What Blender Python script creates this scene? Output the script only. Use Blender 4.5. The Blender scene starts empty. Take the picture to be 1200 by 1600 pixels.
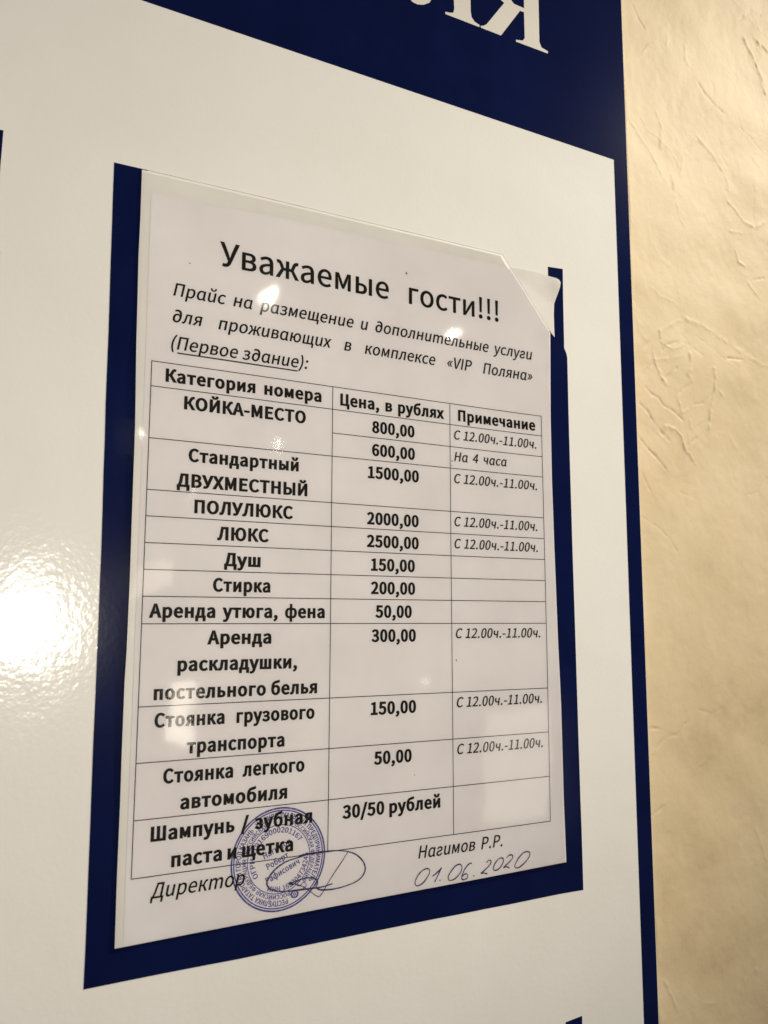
import bpy, bmesh, math, random
import numpy as np
from mathutils import Matrix, Vector
from mathutils.geometry import tessellate_polygon, delaunay_2d_cdt

SC = bpy.context.scene
COL = SC.collection
MM = 0.001
# Working frame: u to the right along the wall, v downwards, h out of the wall towards the room, all in mm.
# u = 0, v = 0 is the top left corner of the printed table; h = 0 is the printed face of the sheet.
def P(u, v, h=0.0):
    return (u * MM, -h * MM, -v * MM)

# ------------------------------------------------------------------ camera
cam = bpy.data.cameras.new('camera')
camo = bpy.data.objects.new('camera', cam); COL.objects.link(camo)
right = Vector((0.88653351, -0.46265706, 0.00260241)); up = Vector((-0.0606852, -0.11070376, 0.99199898))
back = Vector((-0.45866724, -0.87959827, -0.12621903))
M = Matrix((right, up, back)).transposed().to_4x4()
M.translation = Vector((-0.06565431, -0.32794932, -0.10177757))
camo.matrix_world = M
cam.sensor_fit = 'VERTICAL'; cam.sensor_height = 24.0; cam.lens = 24.0 * 1290.05 / 1600
cam.clip_start = 0.01; cam.clip_end = 50
cam.dof.use_dof = True; cam.dof.focus_distance = 0.375; cam.dof.aperture_fstop = 13.0
SC.camera = camo

# ------------------------------------------------------------------ light
world = bpy.data.worlds.new('World'); SC.world = world; world.use_nodes = True
bg = world.node_tree.nodes['Background']
bg.inputs[0].default_value = (1.0, 0.86, 0.70, 1); bg.inputs[1].default_value = 0.09
def spot(name, loc, target, power, size, blend, radius, colour):
    l = bpy.data.lights.new(name, 'SPOT'); l.energy = power; l.spot_size = math.radians(size); l.spot_blend = blend
    l.shadow_soft_size = radius; l.color = colour
    o = bpy.data.objects.new(name, l); COL.objects.link(o); o.location = loc
    o.rotation_euler = (Vector(target) - Vector(loc)).to_track_quat('-Z', 'Y').to_euler()
    return o
def point(name, loc, power, radius, colour):
    l = bpy.data.lights.new(name, 'POINT'); l.energy = power; l.shadow_soft_size = radius; l.color = colour
    o = bpy.data.objects.new(name, l); COL.objects.link(o); o.location = loc
    return o
WARM = (1.0, 0.915, 0.785)
spot('wall_washer', (1.32, -0.66, 0.98), (0.31, 0, -0.01), 92, 31, 1.0, 0.05, WARM)
spot('room_lamp', (0.071, -1.496, -0.118), (0.03, 0, 0.09), 42, 46, 1.0, 0.042, WARM)
spot('ceiling_spot', (0.521, -1.313, 0.588), (0.08, 0, 0.10), 1.5, 36, 1.0, 0.010, WARM)
spot('ceiling_spot', (0.913, -1.192, 0.524), (0.26, 0, 0.08), .4, 36, 1.0, 0.007, WARM)
for loc, pw, r in (((0.576, -1.374, 0.275), .10, .006), ((0.405, -1.434, 0.163), .03, .006), ((0.266, -1.443, 0.277), .16, .008), ((0.871, -1.296, -0.237), .02, .004)):
    point('small_lamp', loc, pw, r, WARM)
for loc, aim, sx, sy, pw in (((0.401, -1.44, -0.318), (.01, 0, -.14), .05, .13, .30), ((0.30, -1.45, -0.02), (.0, 0, -.06), .10, .05, .08), ((1.10, -1.27, -0.43), (.16, 0, -.17), .17, .26, .45)):  # area lamps added only to mirror as pale patches in the clear film
    al = bpy.data.lights.new('added_patch_light', 'AREA'); al.shape = 'RECTANGLE'; al.size = sx; al.size_y = sy; al.energy = pw; al.color = (1.0, .9, .74)
    alo = bpy.data.objects.new('added_patch_light', al); COL.objects.link(alo); alo.location = loc
    alo.rotation_euler = (Vector(aim)-alo.location).to_track_quat('-Z', 'Y').to_euler()

vs = SC.view_settings
vs.view_transform = 'Standard'; vs.look = 'None'; vs.gamma = 1; vs.use_curve_mapping = False; vs.exposure = 0.08
SC.render.engine = 'CYCLES'
SC.cycles.max_bounces = 8; SC.cycles.transparent_max_bounces = 16

# ------------------------------------------------------------------ materials
def mat(name, colour, rough=0.5, coat=0.0):
    m = bpy.data.materials.new(name); m.use_nodes = True
    b = m.node_tree.nodes['Principled BSDF']
    b.inputs['Base Color'].default_value = (*colour, 1); b.inputs['Roughness'].default_value = rough
    return m, m.node_tree.nodes, m.node_tree.links, b
def mottled(nodes, links, b, c0, c1, scale, detail=4, rough=0.6, lo=.35, hi=.65, coord='Object'):
    tc = nodes.new('ShaderNodeTexCoord'); n = nodes.new('ShaderNodeTexNoise'); r = nodes.new('ShaderNodeValToRGB')
    n.inputs['Scale'].default_value = scale; n.inputs['Detail'].default_value = detail; n.inputs['Roughness'].default_value = rough
    r.color_ramp.elements[0].color = (*c0, 1); r.color_ramp.elements[1].color = (*c1, 1)
    r.color_ramp.elements[0].position = lo; r.color_ramp.elements[1].position = hi
    links.new(tc.outputs[coord], n.inputs['Vector']); links.new(n.outputs['Fac'], r.inputs[0]); links.new(r.outputs[0], b.inputs['Base Color'])
    return tc, n, r
def noise_bump(nodes, links, target, scale, strength, dist, detail=2, prev=None):
    tc = nodes.new('ShaderNodeTexCoord'); n = nodes.new('ShaderNodeTexNoise'); bp = nodes.new('ShaderNodeBump')
    n.inputs['Scale'].default_value = scale; n.inputs['Detail'].default_value = detail
    bp.inputs['Strength'].default_value = strength; bp.inputs['Distance'].default_value = dist
    links.new(tc.outputs['Object'], n.inputs['Vector']); links.new(n.outputs['Fac'], bp.inputs['Height'])
    if prev is not None: links.new(prev.outputs[0], bp.inputs['Normal'])
    links.new(bp.outputs[0], target)
    return bp

# glossy white board film with an orange-peel surface
M_BOARD, n_, l_, b_ = mat('board_white', (0.78, 0.77, 0.74), 0.10)
mottled(n_, l_, b_, (0.83, 0.828, 0.80), (0.865, 0.863, 0.845), 14)
bp = noise_bump(n_, l_, b_.inputs['Normal'], 430, 0.55, 0.00011, 1.0)
noise_bump(n_, l_, b_.inputs['Normal'], 45, 0.5, 0.0004, 1, bp)
def blue(name, rough):
    m, n, l, b = mat(name, (0.0035, 0.0075, 0.045), rough)
    mottled(n, l, b, (0.0028, 0.0065, 0.044), (0.0036, 0.0082, 0.053), 30)
    p = noise_bump(n, l, b.inputs['Normal'], 420, 0.2, 0.00006, 1.0)
    b.inputs['Specular IOR Level'].default_value = 0.10
    return m
M_BLUE = blue('blue_vinyl', 0.13)
M_LETTER, n_, l_, b_ = mat('letter_vinyl', (0.70, 0.67, 0.60), 0.25)
mottled(n_, l_, b_, (0.73, 0.715, 0.66), (0.77, 0.755, 0.70), 25)
M_EDGE, *_ = mat('board_core', (0.55, 0.53, 0.48), 0.6)
# paper
M_PAPER, n_, l_, b_ = mat('paper', (0.74, 0.71, 0.69), 0.75)
mottled(n_, l_, b_, (0.845, 0.815, 0.835), (0.90, 0.875, 0.895), 26, 5, .6)
noise_bump(n_, l_, b_.inputs['Normal'], 900, 0.15, 0.0001, 3)
M_BACK, n_, l_, b_ = mat('film_backing', (0.66, 0.63, 0.59), 0.45)
mottled(n_, l_, b_, (0.85, 0.835, 0.80), (0.885, 0.87, 0.84), 30)
M_INK, n_, l_, b_ = mat('toner', (0.018, 0.016, 0.016), 0.5)
mottled(n_, l_, b_, (0.008, 0.007, 0.007), (0.020, 0.018, 0.017), 700)
b_.inputs['Specular IOR Level'].default_value = 0.08
def ink(name, c, a):
    m, n, l, b = mat(name, c, 0.6); b.inputs['Alpha'].default_value = a
    tc = n.new('ShaderNodeTexCoord'); t = n.new('ShaderNodeTexNoise'); t.inputs['Scale'].default_value = 900; t.inputs['Detail'].default_value = 2
    r = n.new('ShaderNodeMapRange'); r.inputs[1].default_value = .35; r.inputs[2].default_value = .6; r.inputs[3].default_value = a * .55; r.inputs[4].default_value = a
    l.new(tc.outputs['Object'], t.inputs['Vector']); l.new(t.outputs['Fac'], r.inputs[0]); l.new(r.outputs[0], b.inputs['Alpha'])
    return m
M_STAMP = ink('stamp_ink', (0.040, 0.045, 0.33), 1.0)
M_PEN = ink('pen_ink', (0.020, 0.015, 0.14), 1.0)
# clear film: a thin sheet that lets light straight through and mirrors a little by Fresnel
def film(name, rough, tint):
    m = bpy.data.materials.new(name); m.use_nodes = True
    n = m.node_tree.nodes; l = m.node_tree.links; n.clear()
    o = n.new('ShaderNodeOutputMaterial'); mx = n.new('ShaderNodeMixShader'); t = n.new('ShaderNodeBsdfTransparent')
    g = n.new('ShaderNodeBsdfGlossy'); fr = n.new('ShaderNodeFresnel')
    t.inputs[0].default_value = (*tint, 1); g.inputs['Roughness'].default_value = rough; fr.inputs[0].default_value = 1.42
    l.new(fr.outputs[0], mx.inputs[0]); l.new(t.outputs[0], mx.inputs[1]); l.new(g.outputs[0], mx.inputs[2]); l.new(mx.outputs[0], o.inputs[0])
    bp = noise_bump(n, l, g.inputs['Normal'], 40, 0.22, 0.0006, 1.0)
    l.new(bp.outputs[0], fr.inputs['Normal'])
    return m
M_FILM = film('clear_film', 0.05, (0.995, 0.995, 0.995))
# decorative plaster
M_WALL, n_, l_, b_ = mat('plaster', (0.70, 0.57, 0.36), 0.62)
tc, nz, ramp = mottled(n_, l_, b_, (0.575, 0.455, 0.285), (0.75, 0.62, 0.41), 15, 8, .66, .28, .62)
e = ramp.color_ramp.elements.new(.42); e.color = (0.70, 0.565, 0.355, 1)
bp = noise_bump(n_, l_, b_.inputs['Normal'], 60, 0.15, 0.0016, 6)
bp = noise_bump(n_, l_, b_.inputs['Normal'], 420, 0.20, 0.0006, 4, bp)

# ------------------------------------------------------------------ builders
def link(name, verts, faces, material, parent=None, smooth=False):
    me = bpy.data.meshes.new(name); me.from_pydata(verts, [], faces); me.materials.append(material); me.update()
    if smooth:
        for p in me.polygons: p.use_smooth = True
    o = bpy.data.objects.new(name, me); COL.objects.link(o)
    if parent is not None: o.parent = parent
    return o
def empty(name, loc):
    o = bpy.data.objects.new(name, None); COL.objects.link(o); o.location = loc; o.empty_display_size = .02
    return o
def tag(o, label=None, cat=None, group=None, kind=None):
    for k, x in (('label', label), ('category', cat), ('group', group), ('kind', kind)):
        if x: o[k] = x
    return o
def inside(pt, poly):
    x, y = pt; c = False
    for i in range(len(poly)):
        x0, y0 = poly[i-1]; x1, y1 = poly[i]
        if (y0 > y) != (y1 > y) and x < (x1-x0)*(y-y0)/(y1-y0)+x0: c = not c
    return c
def islands(loops):
    """outlines grouped with the holes they hold"""
    host = [next((j for j, o in enumerate(loops) if j != i and inside(l[0], o)), None) for i, l in enumerate(loops)]
    return [[l]+[loops[i] for i, h in enumerate(host) if h == j] for j, l in enumerate(loops) if host[j] is None]
INK_CACHE = {}
def ink_faces(loops):
    """triangles of a glyph; outlines may touch or cross themselves, the winding rule decides what is ink"""
    key = str(loops)
    if key in INK_CACHE: return INK_CACHE[key]
    pts, ed = [], []
    for l in loops:
        b = len(pts); pts += [Vector(p) for p in l]; ed += [(b+i, b+(i+1) % len(l)) for i in range(len(l))]
    vv, _, ff, *_ = delaunay_2d_cdt(pts, ed, [], 0, 1e-5)
    keep = []
    for f in ff:
        x = sum(vv[i][0] for i in f)/3; y = sum(vv[i][1] for i in f)/3; wn = 0
        for l in loops:
            for i in range(len(l)):
                (x0, y0), (x1, y1) = l[i-1], l[i]
                if (y0 <= y) != (y1 <= y):
                    side = (x1-x0)*(y-y0)-(x-x0)*(y1-y0)
                    if y1 > y0 and side > 0: wn += 1
                    elif y1 <= y0 and side < 0: wn -= 1
        if wn > 0: keep.append(tuple(f))
    INK_CACHE[key] = ([tuple(p) for p in vv], keep)
    return INK_CACHE[key]
class Bag:
    """collects faces given in u, v, h and links them as ONE mesh object"""
    def __init__(s, warp=None): s.v = []; s.f = []; s.warp = warp
    def add(s, pts, faces):
        b = len(s.v)
        for p in pts:
            u, v, h = p
            if s.warp: h = h + s.warp(u, v)
            s.v.append(P(u, v, h))
        s.f += [[b + i for i in f] for f in faces]
    def flat(s, loops, h):
        """filled outline with holes, facing the room"""
        if len(loops) > 1:
            for group in islands(loops): s.flat(group, h) if len(group) < len(loops) else s.fill(group, h)
        else: s.fill(loops, h)
    def fill(s, loops, h):
        tri = tessellate_polygon([[Vector((x, -y, 0)) for x, y in l] for l in loops])
        pts = [(x, y, h) for l in loops for x, y in l]
        out = []
        for t in tri:
            a, b, c = (pts[i] for i in t)
            ar = (b[0]-a[0])*(c[1]-a[1]) - (b[1]-a[1])*(c[0]-a[0])
            if abs(ar) < 1e-9: continue
            out.append(list(t) if ar < 0 else list(t)[::-1])
        s.add(pts, out)
    def inked(s, loops, place, h):
        """a glyph in em units, set on the sheet by place(x, y)"""
        pts, tri = ink_faces(loops)
        q = [(*place(x, y), h) for x, y in pts]; out = []
        for t in tri:
            a, b, c = (q[i] for i in t)
            ar = (b[0]-a[0])*(c[1]-a[1]) - (b[1]-a[1])*(c[0]-a[0])
            out.append(list(t) if ar < 0 else list(t)[::-1])
        s.add(q, out)
    def slab(s, loop, h0, h1):
        """outline raised from h0 to h1 with side walls"""
        ar = sum(loop[i-1][0]*loop[i][1] - loop[i][0]*loop[i-1][1] for i in range(len(loop)))
        if ar > 0: loop = loop[::-1]
        s.flat([loop], h1)
        n = len(loop); pts = [(x, y, h1) for x, y in loop] + [(x, y, h0) for x, y in loop]
        s.add(pts, [[i, n+i, n+(i+1) % n, (i+1) % n] for i in range(n)])
    def stroke(s, pts, w, h, closed=False, step=None, taper=False):
        """a flat pen line of width w (mm)"""
        if step: pts = resample(pts, step, closed)
        n = len(pts)
        L, R = [], []
        for i in range(n):
            a = pts[(i-1) % n] if (closed or i) else pts[0]; b = pts[(i+1) % n] if (closed or i < n-1) else pts[-1]
            dx, dy = b[0]-a[0], b[1]-a[1]; d = math.hypot(dx, dy) or 1
            k = w * .5
            if callable(taper): k *= taper(i / max(1, n-1))
            L.append((pts[i][0]+dy/d*k, pts[i][1]-dx/d*k, h)); R.append((pts[i][0]-dy/d*k, pts[i][1]+dx/d*k, h))
        m = n if closed else n-1
        s.add(L + R, [[i, n+i, n+(i+1) % n, (i+1) % n] for i in range(m)])
    def build(s, name, material, parent=None, smooth=False):
        org = parent.location if parent is not None else Vector((0, 0, 0))
        p = parent
        while p is not None and p.parent is not None:
            p = p.parent; org = org + p.location
        return link(name, [tuple(Vector(x) - org) for x in s.v], s.f, material, parent, smooth)
def resample(pts, step, closed=False):
    """Catmull-Rom through the points"""
    q = list(pts); n = len(q); out = []
    m = n if closed else n-1
    for i in range(m):
        p1, p2 = q[i], q[(i+1) % n]
        p0 = q[i-1] if (closed or i) else p1
        p3 = q[(i+2) % n] if (closed or i+2 < n) else p2
        k = max(1, int(math.hypot(p2[0]-p1[0], p2[1]-p1[1]) / step))
        for j in range(k):
            t = j/k
            out.append(tuple(.5*((2*p1[c]) + (-p0[c]+p2[c])*t + (2*p0[c]-5*p1[c]+4*p2[c]-p3[c])*t*t + (-p0[c]+3*p1[c]-3*p2[c]+p3[c])*t**3) for c in (0, 1)))
    if not closed: out.append(tuple(q[-1]))
    return out
def straight(a, b, step):
    k = max(1, int(math.hypot(b[0]-a[0], b[1]-a[1]) / step))
    return [(a[0]+(b[0]-a[0])*i/k, a[1]+(b[1]-a[1])*i/k) for i in range(k+1)]

# ------------------------------------------------------------------ lettering: outlines in 1/1000 em
FONT = {
'!':(289,'116,198 173,198 183,577 185,670 103,670 105,577|144,-12 174,-4 195,18 203,50 195,83 174,105 144,113 114,105 93,83 85,50 93,18 114,-4'),
'(':(302,'214,-175 264,-153 223,-74 191,10 168,97 155,187 150,278 155,369 168,458 191,546 223,629 264,709 214,732 169,650 132,565 105,475 88,380 82,278 88,176 105,81 132,-9 169,-94'),
')':(302,'89,-175 134,-94 170,-9 198,81 214,176 220,278 214,380 198,475 170,565 134,650 89,732 38,709 79,629 111,546 135,458 148,369 153,278 148,187 135,97 111,10 79,-74 38,-153'),
'*':(418,'138,422 209,507 279,422 319,449 261,543 359,584 344,630 242,605 233,712 184,712 175,604 73,630 58,584 155,543 98,449'),
',':(249,'67,-170 112,-146 148,-114 175,-76 192,-32 198,17 195,50 186,77 172,96 153,109 129,113 98,106 76,86 67,55 76,25 97,5 127,-2 137,-1 133,-32 121,-60 103,-84 78,-105 47,-122'),
'-':(311,'41,219 270,219 270,282 41,282'),
'.':(249,'124,-12 154,-4 175,18 183,50 175,83 154,105 124,113 94,105 73,83 65,50 73,18 94,-4'),
'/':(351,'10,-160 70,-160 337,711 278,711'),
'0':(497,'249,-12 318,2 374,43 417,111 444,207 453,330 444,453 417,547 374,614 318,654 249,668 179,654 123,614 80,547 54,453 45,330 54,207 80,111 123,43 179,2|249,55 207,65 173,96 146,150 129,228 124,330 129,432 146,509 173,562 207,593 249,603 290,593 325,562 351,509 368,432 374,330 368,228 351,150 325,96 290,65'),
'1':(497,'79,0 439,0 439,68 307,68 307,656 244,656 222,644 198,634 171,625 141,616 108,609 108,558 226,558 226,68 79,68'),
'2':(497,'39,0 452,0 452,71 270,71 163,64 249,151 320,234 374,316 409,396 421,475 412,540 387,593 347,633 294,659 229,668 182,663 140,651 103,631 68,604 36,572 83,525 106,550 132,571 159,587 188,598 219,601 263,595 297,577 321,550 335,514 340,472 334,422 316,370 287,314 244,255 189,191 121,122 39,48'),
'3':(497,'235,-12 302,-3 360,20 406,59 436,111 447,175 440,226 420,268 390,301 352,326 308,342 347,364 379,389 403,421 419,459 424,504 415,561 389,606 348,640 295,661 233,668 190,664 150,653 114,637 81,615 50,590 94,538 117,559 143,576 170,590 199,598 230,601 268,597 299,583 322,561 336,532 341,498 335,457 316,423 282,396 230,379 159,372 159,310 239,304 297,286 335,259 357,222 363,178 357,137 339,103 311,78 274,62 230,56 188,60 152,72 120,88 93,109 68,132 26,79 54,51 89,26 130,7 179,-7'),
'4':(497,'304,0 381,0 381,181 469,181 469,246 381,246 381,656 291,656 18,234 18,181 304,181|304,246 103,246 252,470 305,567 304,447'),
'5':(497,'234,-12 299,-2 358,26 405,72 437,135 449,213 439,290 411,349 368,390 314,415 251,422 215,419 183,410 153,396 170,586 417,586 417,656 98,656 77,350 121,322 142,336 163,347 183,354 205,359 230,361 276,354 313,335 342,304 360,263 366,211 359,158 339,115 309,83 271,63 226,56 184,60 147,71 116,87 89,107 65,129 24,75 53,49 88,26 129,6 177,-7'),
'6':(497,'269,-12 328,-2 380,27 421,71 448,130 458,201 450,276 426,333 388,374 337,399 276,407 244,404 213,394 182,377 153,356 127,328 137,435 162,512 198,563 244,592 296,601 320,598 343,592 364,581 383,567 400,550 447,601 423,623 396,641 366,655 331,664 293,668 219,655 152,617 99,549 63,449 50,313 61,196 91,105 138,40 198,1|129,263 155,295 183,319 210,335 237,344 262,346 305,340 338,321 362,291 376,250 380,201 375,152 359,110 336,79 305,60 269,53 224,62 187,88 158,130 139,189'),
'7':(497,'177,0 262,0 268,104 278,198 294,285 318,366 351,445 396,525 455,607 455,656 44,656 44,586 362,586 312,510 271,435 239,359 214,279 196,194 184,101'),
'8':(497,'251,-12 319,-3 376,21 419,57 446,103 456,158 450,207 433,248 409,281 379,308 345,330 369,356 393,384 413,416 427,453 432,493 424,550 401,598 364,634 314,658 252,666 194,658 145,636 106,601 81,555 72,499 77,460 90,426 109,396 134,370 161,348 126,322 93,292 66,255 48,212 41,163 51,106 80,58 124,21 182,-3|295,356 250,375 209,397 177,424 155,458 147,499 152,535 166,564 188,586 217,600 251,605 290,599 321,583 343,558 358,526 362,489 360,460 351,432 338,406 319,380|251,49 207,55 169,72 139,97 120,131 114,170 118,206 130,240 149,270 174,296 204,319 258,296 305,272 343,243 369,207 378,160 372,124 355,93 329,69 294,54'),
'9':(497,'210,-12 282,1 347,41 400,112 435,216 448,356 437,469 407,556 360,618 299,655 227,668 169,658 117,630 76,585 49,526 39,455 48,381 72,324 109,282 159,257 220,249 253,252 285,263 316,280 345,302 371,328 360,222 335,145 300,94 256,65 208,56 182,59 158,65 136,75 115,89 97,106 52,55 76,34 103,15 134,1 170,-8|371,397 344,364 316,339 288,322 260,313 234,310 191,316 159,335 135,366 121,406 116,455 122,505 137,546 161,578 192,597 228,604 274,596 312,570 341,529 360,471'),
':':(249,'124,349 154,357 175,379 183,412 175,444 154,466 124,474 94,466 73,444 65,412 73,379 94,357|124,-12 154,-4 175,18 183,50 175,83 154,105 124,113 94,105 73,83 65,50 73,18 94,-4'),
';':(249,'124,349 154,357 175,379 183,412 175,444 154,466 124,474 94,466 73,444 65,412 73,379 94,357|67,-170 112,-146 148,-114 175,-76 192,-32 198,17 195,50 186,77 172,96 153,109 129,113 98,106 76,86 67,55 76,25 97,5 127,-2 137,-1 133,-32 121,-60 103,-84 78,-105 47,-122'),
'I':(262,'90,0 173,0 173,656 90,656'),
'P':(567,'90,0 173,0 173,261 281,261 361,269 428,293 479,332 511,389 523,464 511,539 479,593 427,630 359,650 277,656 90,656|173,328 173,589 267,589 329,585 378,572 412,549 433,513 440,464 434,413 414,375 380,349 332,333 270,328'),
'V':(515,'210,0 306,0 515,656 430,656 325,301 261,84 194,301 88,656 1,656'),
'm':(829,'82,0 165,0 165,353 191,380 216,400 240,415 264,424 286,427 319,422 345,408 363,382 373,346 377,297 377,0 458,0 458,353 485,380 510,400 535,415 558,424 581,427 614,422 639,408 657,382 668,346 671,297 671,0 753,0 753,308 747,375 730,428 700,467 659,491 606,498 571,494 538,481 506,462 475,436 445,405 430,437 411,463 385,482 351,494 311,498 277,494 245,483 214,465 186,442 159,415 149,486 82,486'),
'u':(543,'225,-12 262,-8 296,4 328,22 357,47 385,76 394,0 462,0 462,486 380,486 380,141 354,111 328,88 303,72 277,62 249,59 215,64 189,78 171,104 161,140 158,188 158,486 75,486 75,178 81,111 98,58 128,19 170,-4'),
'«':(429,'182,66 217,94 98,251 217,408 182,439 45,283 45,221|339,66 374,94 256,251 374,408 339,439 203,283 203,221'),
'»':(429,'89,66 226,221 226,283 89,439 54,408 172,251 54,94|247,66 384,221 384,283 247,439 212,408 330,251 212,94'),
'А':(544,'4,0 87,0 150,200 390,200 453,0 541,0 318,656 226,656|171,266 203,367 268,589 338,367 370,266'),
'Б':(580,'90,0 302,0 382,8 448,31 497,70 527,126 538,199 526,268 494,319 443,354 377,374 299,380 173,380 173,586 495,586 495,656 90,656|173,66 173,316 286,316 347,312 395,298 430,275 450,241 457,196 451,148 430,112 397,86 350,71 289,66'),
'В':(588,'90,0 299,0 381,8 450,31 502,69 536,123 548,192 541,242 523,282 495,313 458,335 414,349 448,370 475,393 494,423 506,458 510,496 499,557 469,602 421,633 359,650 285,656 90,656|173,378 173,591 274,591 329,587 373,576 404,555 422,526 429,485 423,448 405,418 375,396 330,382 270,378|173,66 173,313 287,313 350,309 400,295 437,272 459,239 466,195 458,148 436,111 399,86 349,71 287,66'),
'Г':(498,'90,0 173,0 173,586 468,586 468,656 90,656'),
'Д':(637,'107,0 531,0 531,-188 602,-188 612,21 612,71 539,71 539,656 208,656 148,306 128,216 109,151 91,108 73,83 56,71 26,71 26,21 35,-188 107,-188|149,71 166,99 182,135 196,178 210,231 223,293 271,586 456,586 456,71'),
'Е':(527,'90,0 478,0 478,71 173,71 173,310 422,310 422,380 173,380 173,586 468,586 468,656 90,656'),
'З':(555,'277,-12 353,-3 417,22 468,62 502,117 514,186 507,236 489,277 461,310 425,334 382,348 416,370 444,394 463,425 476,461 480,500 470,558 442,605 398,639 341,660 271,668 224,664 180,654 139,637 103,615 72,589 115,534 141,555 170,572 201,585 234,592 269,595 311,591 347,578 375,557 393,528 399,490 393,451 375,419 343,396 296,382 234,378 181,378 181,313 255,313 317,309 366,294 403,270 425,236 433,191 425,145 403,109 369,83 326,66 277,61 234,64 195,72 159,87 124,110 89,141 43,83 83,48 127,21 173,3 223,-8'),
'И':(656,'90,0 177,0 420,416 491,550 492,509 489,469 487,427 485,386 484,345 484,0 567,0 567,656 479,656 236,241 166,107 164,148 167,189 169,231 171,274 172,315 172,656 90,656'),
'Й':(656,'90,0 177,0 420,416 491,550 492,509 489,469 487,427 485,386 484,345 484,0 567,0 567,656 479,656 236,241 166,107 164,148 167,189 169,231 171,274 172,315 172,656 90,656|332,709 390,716 432,736 460,765 476,801 483,840 412,840 408,814 399,790 384,771 362,759 332,754 302,759 280,771 265,790 256,814 252,840 181,840 188,801 204,765 232,736 274,716'),
'К':(580,'90,0 173,0 173,311 285,311 488,0 577,0 351,349 439,506 460,542 477,566 493,580 508,587 524,589 548,586 562,662 525,668 493,665 465,654 437,632 410,597 379,546 286,379 173,379 173,656 90,656'),
'Л':(630,'56,-12 99,-5 134,17 164,61 190,132 214,234 277,586 457,586 457,0 541,0 541,656 212,656 197,571 183,488 168,406 153,325 137,243 119,166 101,114 83,85 65,71 46,67 17,73 0,-3 18,-8 37,-11'),
'М':(727,'90,0 165,0 165,363 164,400 162,439 160,480 157,520 154,557 210,407 335,66 390,66 514,407 567,557 567,520 564,480 562,439 560,400 559,363 559,0 636,0 636,656 537,656 412,305 366,168 315,305 190,656 90,656'),
'Н':(652,'90,0 173,0 173,310 479,310 479,0 562,0 562,656 479,656 479,381 173,381 173,656 90,656'),
'О':(664,'332,-12 424,4 502,48 561,119 599,214 612,330 599,446 561,540 502,609 424,653 332,668 240,653 162,609 103,540 65,446 52,330 65,214 103,119 162,48 240,4|332,61 266,73 212,109 172,165 146,239 137,330 146,421 172,494 212,549 266,583 332,595 398,583 452,549 492,494 518,421 527,330 518,239 492,165 452,109 398,73'),
'П':(645,'90,0 173,0 173,586 473,586 473,0 555,0 555,656 90,656'),
'Р':(567,'90,0 173,0 173,261 281,261 361,269 428,293 479,332 511,389 523,464 511,539 479,593 427,630 359,650 277,656 90,656|173,328 173,589 267,589 329,585 378,572 412,549 433,513 440,464 434,413 414,375 380,349 332,333 270,328'),
'С':(571,'337,-12 386,-8 430,4 470,23 506,50 539,82 493,135 467,110 439,89 409,74 377,64 341,61 272,73 215,108 173,164 146,239 137,330 147,421 174,494 218,549 275,583 344,595 376,592 405,584 432,571 456,554 478,533 523,587 497,612 466,634 430,651 388,663 343,668 249,653 168,609 106,539 66,444 52,328 66,210 105,116 166,46 245,3'),
'Т':(536,'226,0 310,0 310,586 508,586 508,656 28,656 28,586 226,586'),
'У':(515,'136,-12 181,-6 219,11 250,38 276,74 297,119 514,656 429,656 315,363 269,234 216,363 92,656 5,656 228,154 215,118 194,88 167,71 130,65 113,66 100,69 89,72 71,-2 89,-7 110,-10'),
'Ф':(732,'329,-12 403,-12 403,82 500,95 579,128 637,178 673,246 686,330 673,415 637,482 579,531 500,562 403,575 403,668 329,668 329,575 232,562 153,531 95,482 59,415 47,330 59,246 95,178 153,128 232,95 329,82|329,147 258,156 201,180 160,218 135,268 126,330 135,392 160,442 201,478 258,502 329,511|403,511 474,502 530,478 571,442 596,392 605,330 596,268 571,218 530,181 474,157 403,147'),
'Х':(513,'15,0 103,0 197,177 250,284 310,177 407,0 498,0 306,335 485,656 398,656 311,489 264,392 209,489 119,656 28,656 207,339'),
'Ц':(643,'535,-188 608,-188 616,21 616,71 543,71 543,656 460,656 460,71 173,71 173,656 90,656 90,0 535,0'),
'Ш':(865,'90,0 775,0 775,656 694,656 694,71 472,71 472,656 392,656 392,71 171,71 171,656 90,656'),
'Ы':(797,'90,0 277,0 358,8 425,31 475,70 506,127 517,201 506,271 474,324 423,360 356,381 275,388 173,388 173,656 90,656|173,67 173,319 263,319 325,315 373,301 408,278 429,244 436,200 429,150 408,113 373,87 326,72 266,67|626,0 708,0 708,656 626,656'),
'Ь':(580,'90,0 295,0 376,8 443,31 493,70 524,127 535,201 524,271 492,324 441,360 374,381 294,388 173,388 173,656 90,656|173,67 173,319 282,319 344,315 392,301 427,278 448,244 455,200 448,150 427,113 392,87 344,72 284,67'),
'Ю':(907,'586,61 523,73 472,109 434,165 410,239 402,330 410,421 434,494 472,549 523,583 586,595 649,583 700,549 738,494 761,421 770,330 761,239 738,165 700,109 649,73|586,-12 676,4 750,48 807,119 843,214 856,330 843,446 807,540 750,609 676,653 586,668 503,655 434,619 379,560 341,480 321,381 173,381 173,656 90,656 90,0 173,0 173,310 319,310 335,200 372,111 427,44 499,3'),
'Я':(582,'299,345 243,350 198,365 166,390 146,426 140,473 146,518 166,551 198,573 243,585 299,589 409,589 409,345|22,0 117,0 288,278 409,278 409,0 491,0 491,656 286,656 211,650 148,631 100,596 68,544 57,473 64,415 85,368 116,331 157,304 206,287'),
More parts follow.
